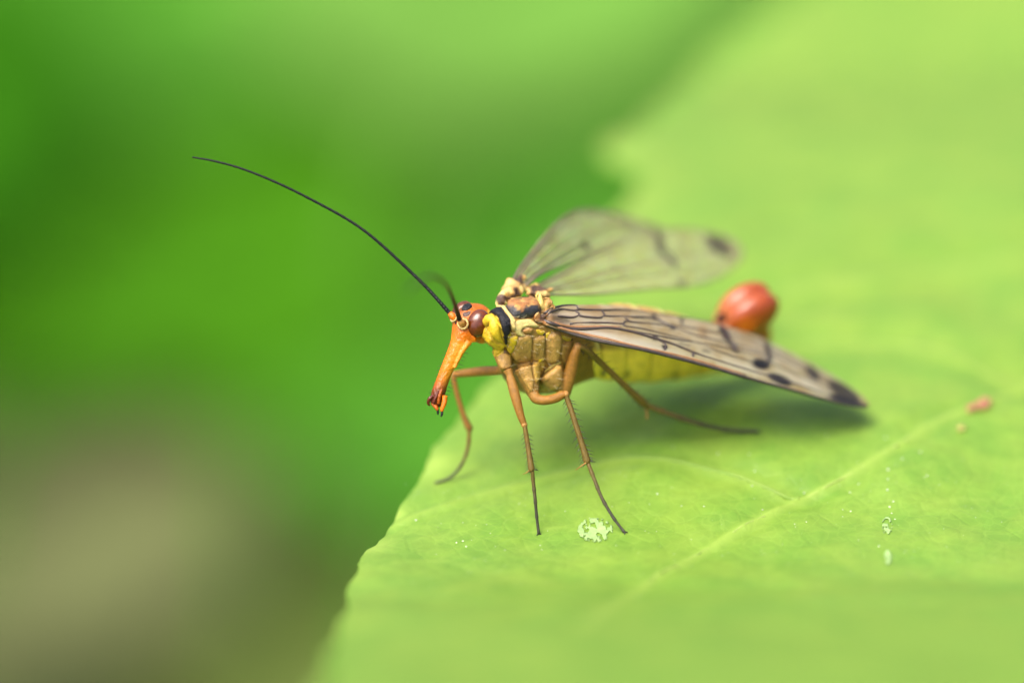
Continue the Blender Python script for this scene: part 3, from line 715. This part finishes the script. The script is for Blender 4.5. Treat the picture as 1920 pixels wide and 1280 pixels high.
def leg(name, femur, tibia, tarsus, foot, spurs, fem_c=LEGC, tib_c=TIB, knee=None, coxa=None):
    e = empty(name, tuple(W(*femur[0][:3])), fly)
    if coxa: part_tube('coxa', coxa, TAN, TANP, e)
    part_tube('femur', femur, mix(fem_c, TANP, .3), fem_c, e, n=14)
    k = femur[-1]; c = W(*k[:3]); r = k[3] * 1.12
    v, f = ellipsoid(c, [RIGHT * r, UP * r, VIEW * r], 14, 10); mesh_obj('knee', v, f, M_leg, e, colors=[mix(ORB, TANP, .4)] * len(v))
    tb = part_tube('tibia', tibia, tib_c, mix(tib_c, OLV, .2), e, n=12)
    # tarsus ends on the leaf
    ft = on_leaf(*foot, .03); w_f = PIX(ft)[2]
    ts = [W(a, b, tibia[-1][2] + (w_f - tibia[-1][2]) * q) for (a, b, q) in tarsus]
    ts = [W(*tibia[-1][:3])] + ts + [ft]
    rr = np.linspace(.072, .046, len(ts)) * (1.5 if name == 'hind_leg' else 1)
    bead = lambda t: 1 + .38 * (((t * 5) % 1.0) ** 5)
    part_tube('tarsus', [(p, r_) for p, r_ in zip(ts, rr)], mix(tib_c, OLV, .3), TAR, e, n=10, bead=bead, steps=61)
    d = (ts[-1] - ts[-2]).normalized(); sd = d.cross(Vector((0, 0, 1))).normalized(); cl = []
    for sg in (1, -1):
        cl.append(tube([(*(ft + sd * .01 * sg), .028), (*(ft + d * .07 + sd * .06 * sg + Vector((0, 0, .05))), .02), (*(ft + d * .13 + sd * .11 * sg + Vector((0, 0, -.02))), .006)], n=6))
    v, f = join(cl); mesh_obj('claw', v, f, M_bristle, e)
    for sp in spurs:
        part_tube('tibial_spur', sp, TANP, LEGC, e, n=6)
    return e, tb
tib = [(984, 799, -.2, .085), (989, 830, -.2, .088), (994, 862, -.2, .105), (996.5, 879, -.2, .115), (998, 883, -.2, .085)]
e, tb = leg('foreleg', [(952, 694, .0, .17), (956, 704, -.05, .13), (959, 716, -.1, .165), (967, 745, -.18, .175), (976, 778, -.2, .135), (983, 796, -.2, .105)], tib,
            [(1000, 905, .3), (1003, 932, .5), (1006, 965, .8)], (1010, 1001), [[(994, 880, -.2, .025), (988, 885, -.3, .02), (980, 889, -.35, .008)]])
spines(tib, 26, .17, tb)
tib = [(1061, 741, -.1, .10), (1068, 760, -.1, .098), (1080, 797, -.15, .10), (1093, 838, -.15, .11), (1100, 862, -.15, .13), (1102.5, 868, -.15, .095)]
e, tb = leg('middle_leg', [(1000, 738, .4, .20), (1006, 747, .3, .19), (1022, 750, .15, .17), (1042, 746, 0, .17), (1054, 740, -.1, .15), (1060, 739, -.1, .12)], tib,
            [(1114, 897, .3), (1128, 932, .55), (1150, 970, .8)], (1171, 999), [[(1101, 866, -.2, .03), (1090, 873, -.35, .025), (1079, 881, -.5, .01)]])
spines(tib, 30, .26, tb)
tib = [(1085, 649, .65, .12), (1100, 656, .8, .115), (1135, 688, 1.5, .11), (1175, 726, 2.1, .12), (1203, 752, 2.6, .15), (1212, 760, 2.8, .12)]
e, tb = leg('hind_leg', [(1058, 738, 1.3, .22), (1066, 712, 1.1, .23), (1073, 684, .9, .22), (1079, 661, .7, .18), (1083, 650, .65, .14)], tib,
            [(1255, 776, .25), (1300, 791, .5), (1355, 804, .8)], (1420, 811), [[(1211, 761, 3.1, .05), (1213, 774, 3.0, .04), (1213, 786, 2.9, .02)]])
spines(tib, 22, .24, tb)
# far side legs
tib = [(850, 706, 2.5, .10), (857, 737, 2.6, .095), (868, 775, 2.7, .10), (879, 801, 2.8, .13), (880, 806, 2.8, .1)]
e, tb = leg('foreleg', [(945, 690, .9, .20), (935, 694, 1.2, .17), (905, 696, 1.7, .175), (875, 699, 2.2, .15), (851, 702, 2.5, .12)], tib,
            [(878, 835, .3), (868, 866, .6), (848, 892, .88)], (820, 906), [], tib_c=mix(LEGC, ORB, .3))
tib = [(1085, 632, 5.6, .10), (1100, 632, 6.6, .11), (1130, 645, 8.4, .12)]
leg('middle_leg', [(1020, 690, 2.4, .2), (1045, 665, 3.6, .2), (1068, 645, 4.8, .17), (1085, 632, 5.6, .12)], tib, [(1150, 652, .5)], (1190, 668), [])
tib = [(1190, 615, 7.0, .11), (1240, 630, 8.4, .11), (1290, 650, 10, .13)]
leg('hind_leg', [(1070, 680, 3.2, .22), (1110, 650, 4.6, .21), (1155, 625, 6.0, .18), (1190, 615, 7.0, .13)], tib, [(1330, 655, .5)], (1375, 660), [])

# ------------------------------------------------------------------ wings
class Wing:
    def __init__(self, C, T, camber=.0, ns=150, nt=34, over=None, margin=.1):
        self.C = catmull(C, ns); self.T = catmull(T, ns); self.ns, self.nt, self.camber = ns, nt, camber
        g = self.C[:, None, :] + (self.T - self.C)[:, None, :] * np.linspace(0, 1, nt)[None, :, None]
        self.px = g
        self.P = [[W(*g[i, j]) for j in range(nt)] for i in range(ns)]
        for i in range(ns):
            a, b = self.P[i][0], self.P[i][-1]; wd = (b - a).length
            al = self.P[min(i + 1, ns - 1)][nt // 2] - self.P[max(i - 1, 0)][nt // 2]
            n_ = (b - a).cross(al); n_ = n_.normalized() if n_.length > 1e-9 else Vector((0, 0, 1))
            if n_.z < 0: n_ = -n_
            for j in range(nt):
                t = j / (nt - 1)
                self.P[i][j] = self.P[i][j] + n_ * (camber * wd * 4 * t * (1 - t) + .03 * wd * math.sin(t * 22) * (1 - i / ns) * min(1, 4 * t * (1 - t) + .2))
        if over:                                   # rest on the body instead of passing through it
            need = np.zeros((ns, nt))
            for i in range(ns):
                for j in range(nt):
                    d = self.P[i][j] - CAM; ln = d.length
                    for bv_ in over:
                        h = bv_.ray_cast(CAM, d / ln)
                        if h[0] is not None: need[i, j] = max(need[i, j], ln + margin - h[3])
            need[:4] = 0
            acc = need.copy()
            for _ in range(30):
                p_ = np.pad(acc, 1, mode='edge'); acc = (p_[:-2, 1:-1] + p_[2:, 1:-1] + p_[1:-1, :-2] + p_[1:-1, 2:] + 2 * acc) / 6
                acc = np.maximum(acc, need)
            print('wing lift max', need.max())
            for i in range(ns):
                for j in range(nt): self.P[i][j] = self.P[i][j] - (self.P[i][j] - CAM).normalized() * acc[i, j]
        self.V = [p for row in self.P for p in row]
        self.F = [(i * nt + j, (i + 1) * nt + j, (i + 1) * nt + j + 1, i * nt + j + 1) for i in range(ns - 1) for j in range(nt - 1)]
        self.uv = np.array([PIX(p)[:2] for p in self.V])
    def at(self, px, py, lift=0.0):
        """wing point nearest to a surveyed point, smoothed"""
        d = ((self.uv - (px, py)) ** 2).sum(1); k = np.argsort(d)[:4]; wts = 1 / (d[k] + .3)
        p = Vector((0, 0, 0))
        for q, w_ in zip(k, wts): p += self.V[q] * (w_ / wts.sum())
        return p
    def st(self, s, t):
        i = min(self.ns - 1, max(0, int(round(s * (self.ns - 1))))); j = min(self.nt - 1, max(0, int(round(t * (self.nt - 1)))))
        return self.P[i][j]
def make_wing(name, wing, spots, mat, label=None, warm=(), painted_sheen=()):
    sp, wrm, shn = np.zeros(len(wing.V)), np.zeros(len(wing.V)), np.zeros(len(wing.V))
    for arr, lst in ((wrm, warm), (shn, painted_sheen)):
        for (x, y, rx, ry, ang, st) in lst:
            a = R(ang); dx = wing.uv[:, 0] - x; dy = wing.uv[:, 1] - y
            arr[:] = np.maximum(arr, st * np.exp(-((dx * math.cos(a) + dy * math.sin(a)) / rx) ** 2 - ((-dx * math.sin(a) + dy * math.cos(a)) / ry) ** 2))
    for (x, y, rx, ry, ang, st) in spots:
        a = R(ang); dx = wing.uv[:, 0] - x; dy = wing.uv[:, 1] - y
        u = (dx * math.cos(a) + dy * math.sin(a)) / rx; v_ = (-dx * math.sin(a) + dy * math.cos(a)) / ry
        sp = np.maximum(sp, st * (1 - sst(.75, 1.2, np.sqrt(u * u + v_ * v_))))
    o = mesh_obj(name, wing.V, wing.F, mat, fly, attrs={'spot': sp, 'warm': wrm, 'painted_sheen': shn})
    sol = o.modifiers.new('thickness', 'SOLIDIFY'); sol.thickness = .012; sol.offset = 0
    if label: o['label'] = label
    return o
def vein(wing, pts, r0, r1, parent, mat=None, st=False):
    P = [(wing.st(a, b) if st else wing.at(a, b)) for a, b in pts]
    r0 *= 1.25; r1 *= 1.3
    n = len(P); q = [(*p, r0 + (r1 - r0) * i / max(1, n - 1)) for i, p in enumerate(P)]
    v, f = tube(q, n=6, steps=max(6, n * 4)); return mesh_obj('vein', v, f, mat or M_vein, parent)
def Z3(*p): return [(980 + a / 2.8235, 540 + b / 2.8235) for a, b in p]
def zs(x, y, rx, ry, ang, st=1.0): return (980 + x / 2.8235, 540 + y / 2.8235, rx / 2.8235, ry / 2.8235, ang, st)

LC = [(1010, 604, .1), (1068, 625, .1), (1122, 639, .15), (1192, 653, .3), (1263, 670, .7), (1334, 689, 1.2), (1405, 710, 1.8), (1476, 729, 2.5), (1547, 749, 3.3), (1600, 761, 3.9), (1622, 765, 4.2), (1629, 759, 4.5)]
LT = [(1016, 590, .3), (1046, 574, .6), (1104, 571, 1.2), (1165, 574, 2.1), (1240, 588, 3.1), (1320, 601, 4.1), (1405, 625, 5.0), (1465, 652, 5.6), (1535, 689, 5.8), (1588, 721, 5.5), (1618, 744, 5.0), (1629, 757, 4.6)]
AB = BVHTree.FromPolygons([v.co.copy() for v in abdomen.data.vertices], [tuple(p.vertices) for p in abdomen.data.polygons])
lf = Wing(LC, LT, camber=.04, over=[AB, TB], margin=.2)
spots = [zs(1262, 402, 52, 30, 12), zs(1362, 484, 74, 24, 22), zs(1720, 598, 120, 20, 17), zs(1700, 548, 105, 34, 32, .9), zs(1535, 450, 52, 26, 45, .9), zs(1072, 240, 56, 22, 62, 1), zs(1118, 312, 40, 18, 55, .9), zs(1300, 335, 55, 20, 78, .8),
         zs(700, 264, 24, 13, 15), zs(750, 314, 16, 14, 60), zs(697, 155, 20, 15, 40, .9), zs(792, 206, 26, 13, 20, .9), zs(842, 172, 14, 24, 0, .8), zs(960, 240, 10, 20, 10, .4), zs(215, 172, 40, 12, 10, .55), zs(975, 335, 26, 12, 20, .5), zs(860, 300, 40, 9, 22, .5), zs(1640, 520, 40, 16, 35, .6), zs(905, 350, 8, 12, 0, .8)]
w1 = make_wing('forewing', lf, spots, M_wing, warm=[(1020, 596, 34, 14, 0, .9), (1050, 610, 40, 7, 15, .9), (1110, 618, 60, 5, 6, .7), (1120, 584, 40, 9, 3, .4), (1155, 588, 26, 8, 5, .4), (1318, 620, 10, 14, 0, .6), (1500, 735, 26, 8, 16, .7)],
               painted_sheen=[(1130, 630, 75, 9, 14, .95), (1200, 643, 70, 7, 15, .7), (1060, 590, 40, 6, 3, .4), (1120, 602, 60, 6, 4, .4), (1400, 690, 60, 9, 20, .5), (1520, 722, 50, 10, 25, .6), (1450, 660, 50, 20, 25, .35)])  # strips of painted sheen, strongest along the costal edge
for pts, r0, r1, m_ in [
    (Z3((90, 184), (250, 240), (400, 280), (600, 320), (800, 368), (1000, 420), (1200, 480), (1400, 535), (1600, 588), (1750, 622), (1830, 622)), .062, .035, M_vein),
    (Z3((95, 175), (180, 205), (300, 240), (450, 272), (620, 312), (800, 352), (1000, 405), (1180, 460)), .05, .03, M_veinlight),
    (Z3((90, 160), (150, 188), (230, 212), (320, 216), (450, 211), (560, 226), (680, 262), (800, 298), (950, 358), (1100, 402), (1230, 445), (1420, 500), (1600, 560)), .055, .028, M_vein),
    (Z3((95, 150), (170, 185), (260, 205), (400, 205), (520, 208)), .05, .03, M_veinlight),
    (Z3((100, 140), (120, 118), (160, 98), (215, 88), (280, 92), (302, 112), (420, 118), (530, 116), (700, 135), (850, 160), (1000, 182)), .042, .028, M_vein),
    (Z3((125, 150), (150, 125), (200, 112), (275, 118), (302, 112)), .036, .03, M_vein),
    (Z3((130, 152), (200, 150), (265, 155), (300, 140), (278, 120)), .034, .03, M_vein),
    (Z3((296, 146), (340, 153), (410, 156), (432, 140), (418, 120)), .034, .03, M_vein),
    (Z3((425, 148), (480, 152), (560, 152), (690, 158), (780, 200), (880, 210), (1040, 238)), .036, .025, M_vein),
    (Z3((250, 190), (340, 185), (450, 184), (530, 188), (545, 176), (600, 182), (700, 192), (780, 206)), .034, .026, M_vein),
    (Z3((530, 188), (548, 202), (640, 215), (760, 245), (900, 285), (1050, 340), (1220, 395)), .034, .024, M_vein),
    (Z3((540, 160), (560, 172), (545, 178)), .03, .03, M_vein),
    (Z3((700, 262), (760, 300), (752, 325)), .035, .03, M_vein),
    (Z3((560, 226), (700, 250), (860, 282), (1000, 300), (1130, 325), (1280, 350)), .03, .022, M_vein),
    (Z3((780, 205), (920, 250), (1080, 290), (1250, 330)), .028, .02, M_vein),
    (Z3((1040, 195), (1085, 240), (1110, 300), (1142, 332)), .05, .03, M_vein),
    (Z3((1278, 292), (1312, 355), (1292, 395)), .035, .03, M_vein),
    (Z3((1300, 390), (1420, 445), (1540, 500), (1680, 570)), .026, .018, M_vein),
    (Z3((1300, 340), (1420, 400), (1520, 450), (1660, 530)), .024, .016, M_vein),
    (Z3((1100, 240), (1220, 275), (1330, 330), (1450, 385), (1560, 450)), .024, .016, M_vein),
    (Z3((900, 340), (905, 365)), .03, .03, M_vein)]:
    vein(lf, pts, r0, r1, w1, m_)
# hindwing of the near side, folded just under the forewing
def under(C, T, a, b, dw, cut):
    n = int(len(C) * cut); C, T = np.array(C), np.array(T)
    A = C + (T - C) * a; B = C + (T - C) * b; A[:, 2] += dw; B[:, 2] += dw
    A, B = A[:n].copy(), B[:n].copy(); m_ = (A[-1] + B[-1]) / 2; A[-1] = m_ * .9 + A[-1] * .1; B[-1] = m_ * .9 + B[-1] * .1
    return A, B
A, B = under(LC, LT, .22, .93, .55, .92)
A[0] = (1050, 602, 1.1); B[0] = (1056, 588, 1.5)
lh = Wing(A, B, camber=.03, ns=110, nt=26, over=[AB, TB], margin=.12)
w2 = make_wing('hindwing', lh, [(1380, 650, 14, 12, 40, .8), (1540, 712, 30, 12, 25, .8), (1430, 672, 20, 9, 20, .7)], M_wingfar)
for t in (.1, .3, .5, .72, .9):
    vein(lh, [(s, t + .1 * math.sin(s * 4 + t * 9)) for s in np.linspace(.02, .93, 9)], .03, .018, w2, st=True)
# far side wings
RFC = [(958, 530, 1.6), (972, 503, 2.4), (995, 470, 3.6), (1022, 438, 5.0), (1050, 412, 6.5), (1085, 394, 8), (1130, 397, 9.4), (1180, 409, 10.4), (1222, 423, 11), (1246, 432, 11.3)]
RFT = [(988, 538, 1.6), (1012, 518, 2.6), (1050, 500, 4.0), (1095, 479, 5.6), (1140, 458, 7.2), (1181, 446, 8.6), (1215, 439, 9.8), (1235, 437, 10.6), (1244, 436, 11), (1248, 434, 11.3)]
rf = Wing(RFC, RFT, camber=.03, ns=110, nt=26)
w3 = make_wing('forewing', rf, [(1098, 462, 11, 8, 0, .7), (1223, 436, 16, 7, 30, .5), (1180, 425, 20, 8, 20, .4)], M_wingfar)
for t, r in ((.02, .06), (.14, .04), (.3, .035), (.5, .035), (.68, .035), (.84, .035), (.985, .06)):
    vein(rf, [(s, min(.99, max(.01, t + .05 * math.sin(s * 5 + t * 11)))) for s in np.linspace(.01, .97, 10)], r * .65, r * .4, w3, M_veinfar, st=True)
for s in (.3, .42, .55, .66, .76, .86):
    vein(rf, [(s, .14), (s + .02, .3), (s + .01, .5), (s + .03, .68)], .022, .018, w3, M_veinfar, st=True)
RHC = [(990, 545, 1.8), (1030, 520, 3.4), (1080, 490, 5.2), (1140, 460, 7.0), (1200, 438, 8.6), (1260, 428, 9.8), (1310, 433, 10.4), (1350, 442, 10.7), (1380, 455, 10.6), (1393, 470, 10.4)]
RHT = [(1010, 552, 1.6), (1057, 553, 2.2), (1111, 552, 3.2), (1167, 547, 4.4), (1237, 540, 5.8), (1294, 537, 7.0), (1336, 527, 8.2), (1370, 507, 9.3), (1388, 490, 9.9), (1394, 474, 10.3)]
rh = Wing(RHC, RHT, camber=.03, ns=120, nt=28)
w4 = make_wing('hindwing', rh, [(1237, 455, 9, 26, -12, .85), (1258, 487, 22, 8, 50, .7), (1348, 460, 32, 15, 32, .9), (1278, 530, 10, 8, 0, .6), (1365, 478, 12, 8, 50, .5)], M_wingfar)
for t, r in ((.015, .05), (.14, .04), (.3, .035), (.46, .035), (.62, .035), (.78, .035), (.985, .045)):
    vein(rh, [(s, min(.99, max(.01, t + .05 * math.sin(s * 5 + t * 13)))) for s in np.linspace(.01, .97, 10)], r * .65, r * .4, w4, M_veinfar, st=True)
for s in (.32, .45, .56, .68, .8):
    vein(rh, [(s, .14), (s + .02, .3), (s, .46), (s + .03, .62), (s + .02, .78)], .022, .018, w4, M_veinfar, st=True)
# wing hinges on the far side
def w_of(px, py): return PIX(TB.ray_cast(CAM, (W(px, py, 0) - CAM).normalized())[0])[2]
def hinge(pieces, tone):
    v, f = fuse(pieces, .04, 2)
    v = [p + Vector((mnoise.noise(p * 4), mnoise.noise(p * 4 + Vector((4, 1, 0))), mnoise.noise(p * 4 + Vector((0, 8, 2))))) * .10 for p in v]
    cs = []
    for p in v:
        n_ = mnoise.noise(p * 2.6); cs.append(mix(mix(tone, CREAM, .6 * sst(.05, .3, n_)), (.05, .025, .012), sst(.0, -.22, n_)))
    mesh_obj('wing_hinge', v, f, M_skin, thorax, colors=cs)
hinge([wtube([(954, 560, 1.0, .24), (954, 547, 1.4, .24), (960, 534, 1.6, .22), (972, 527, 1.8, .18), (985, 520, 2.0, .09)], n=12), ellipsoid(W(966, 545, 1.5), [RIGHT * .32, UP * .26, VIEW * .3]), ellipsoid(W(975, 536, 1.7), [RIGHT * .28, UP * .14, VIEW * .2])], TANP)
hinge([wtube([(936, 578, .7, .16), (940, 566, .9, .19), (946, 552, 1.2, .18), (953, 542, 1.4, .1)], n=12)], CREAM)
hinge([wtube([(985, 546, 1.7, .18), (1003, 545, 1.8, .22), (1022, 545, 1.8, .13), (1034, 545, 1.9, .06)], n=12), ellipsoid(W(1010, 552, 1.5), [RIGHT * .4, UP * .16, VIEW * .3])], TANP)
hinge([wtube([(1000, 597, w_of(1000, 597) + .05, .18), (1008, 599, PIX(lf.st(.0, .4))[2] - .02, .18), (1020, 603, PIX(lf.st(.02, .3))[2], .13), (1045, 612, PIX(lf.st(.06, .3))[2], .05)], n=12),
       wtube([(1002, 592, w_of(1002, 592) + .05, .14), (1014, 594, PIX(lf.st(.0, .7))[2] - .02, .13), (1030, 588, PIX(lf.st(.04, .6))[2], .05)], n=12)], ORB)

# ================================================================== small things lying on the leaf
M_resid = plain('dried_residue', (.165, .265, .085), rough=.8, var=.15)
def residue(name, px, py, rx, ry, thr, label, seed=0, frq=.09, res=1.6):
    V, F, idx = [], [], {}
    for y in np.arange(-ry, ry + .01, res):
        for x in np.arange(-rx, rx + .01, res):
            r = math.hypot(x / rx, y / ry)
            nz = mnoise.noise((x * frq + seed, y * frq * 1.2, seed * 3.1)) + .5 * mnoise.noise((x * frq * 2.3, y * frq * 2.3, seed + 2))
            ok = r < .95 + .06 * mnoise.noise((x * .2, y * .2, 1)) and (nz < thr or r > .93)
            if ok: idx[(round(x / res), round(y / res))] = (px + x, py + y)
    vid = {}
    def gv_(i, j):
        if (i, j) not in vid:
            a, b = px + i * res + random.uniform(-.4, .4), py + j * res + random.uniform(-.4, .4); vid[(i, j)] = len(V); V.append(on_leaf(a, b, .022))
        return vid[(i, j)]
    for (i, j) in idx:
        F.append((gv_(i, j), gv_(i + 1, j), gv_(i + 1, j + 1), gv_(i, j + 1)))
    o = mesh_obj(name, V, F, M_resid); s = o.modifiers.new('thickness', 'SOLIDIFY'); s.thickness = .02
    return tag(o, label, 'residue')
residue('dried_droplet_mark', 1115, 993, 34, 23, .13, 'round pale dried droplet mark on leaf between the two front feet', seed=3)
residue('dried_droplet_mark', 1662, 986, 10, 17, .25, 'ragged pale dried mark at the top of a trail of white specks', seed=5)
residue('dried_droplet_mark', 1663, 1045, 7, 14, .2, 'small pale dried mark at the bottom of a trail of white specks', seed=8)
M_speck = plain('pale_speck', (.40, .45, .33), rough=.5, var=.2)
sk = []
trail = [(1665, 880, 6), (1665, 898, 4), (1664, 918, 5), (1675, 940, 5.5), (1668, 950, 5), (1672, 962, 4), (1678, 973, 4), (1594, 923, 4), (1574, 910, 4), (1508, 924, 5), (1430, 955, 4), (1346, 850, 5.5), (1410, 910, 4.5), (1415, 883, 5), (1232, 925, 4), (1320, 949, 3.5), (1580, 955, 3), (1595, 958, 4), (1580, 968, 3), (1610, 907, 4), (1738, 892, 4), (1726, 847, 4), (1692, 860, 5), (1660, 820, 5), (1512, 978, 3), (1490, 982, 3), (1550, 817, 4), (1262, 838, 4), (1405, 851, 4), (1218, 945, 3), (1278, 948, 3), (1610, 1012, 3), (1648, 1023, 4), (868, 1014, 5), (856, 1017, 5), (874, 1024, 4), (1013, 1022, 3), (1016, 1030, 3), (1155, 1022, 3), (1060, 958, 3), (1233, 926, 4), (780, 975, 6)]
for a, b, r in trail: sk.append((a, b, r * .75))
for i in range(230):
    a, b = random.uniform(760, 1900), random.uniform(860, 1130); sk.append((a, b, random.uniform(.8, 1.9)))
ls = []
for a, b, r in sk:
    p = on_leaf(a, b); rr = r / PXMM / 2
    ls.append(ellipsoid(p + Vector((0, 0, rr * .2)), [Vector((rr, 0, 0)), Vector((0, rr * random.uniform(.8, 1.4), 0)), Vector((0, 0, rr * .4))], 8, 5))
v, f = join(ls)
tag(mesh_obj('pale_specks', v, f, M_speck), 'tiny pale dust specks scattered over the big leaf', 'specks', kind='stuff')
M_red = plain('reddish_debris', (.22, .09, .05), rough=.7); M_tan = plain('tan_debris', (.22, .20, .05), rough=.7)
def crumb(name, parts, mat, label):
    ls = []
    for a, b, rx, ry, rz in parts:
        p = on_leaf(a, b); v, f = ellipsoid(p + Vector((0, 0, rz * .6)), [Vector((rx, rx * .25, 0)), Vector((-ry * .2, ry, 0)), Vector((0, 0, rz))], 16, 10); ls.append((v, f))
    v, f = fuse(ls, .06, 3)
    v = [p + Vector((mnoise.noise(p * 3), mnoise.noise(p * 3 + Vector((5, 0, 0))), mnoise.noise(p * 3 + Vector((0, 9, 0))))) * .06 for p in v]
    return tag(mesh_obj(name, v, f, mat), label, 'debris')
crumb('debris_crumb', [(1847, 760, .22, .30, .2), (1834, 764, .26, .2, .14), (1821, 768, .22, .2, .12)], M_red, 'elongated reddish pink crumb of debris lying on the midrib')
crumb('debris_crumb', [(1803, 805, .2, .2, .1)], M_tan, 'small tan crumb beside the reddish debris on the leaf')
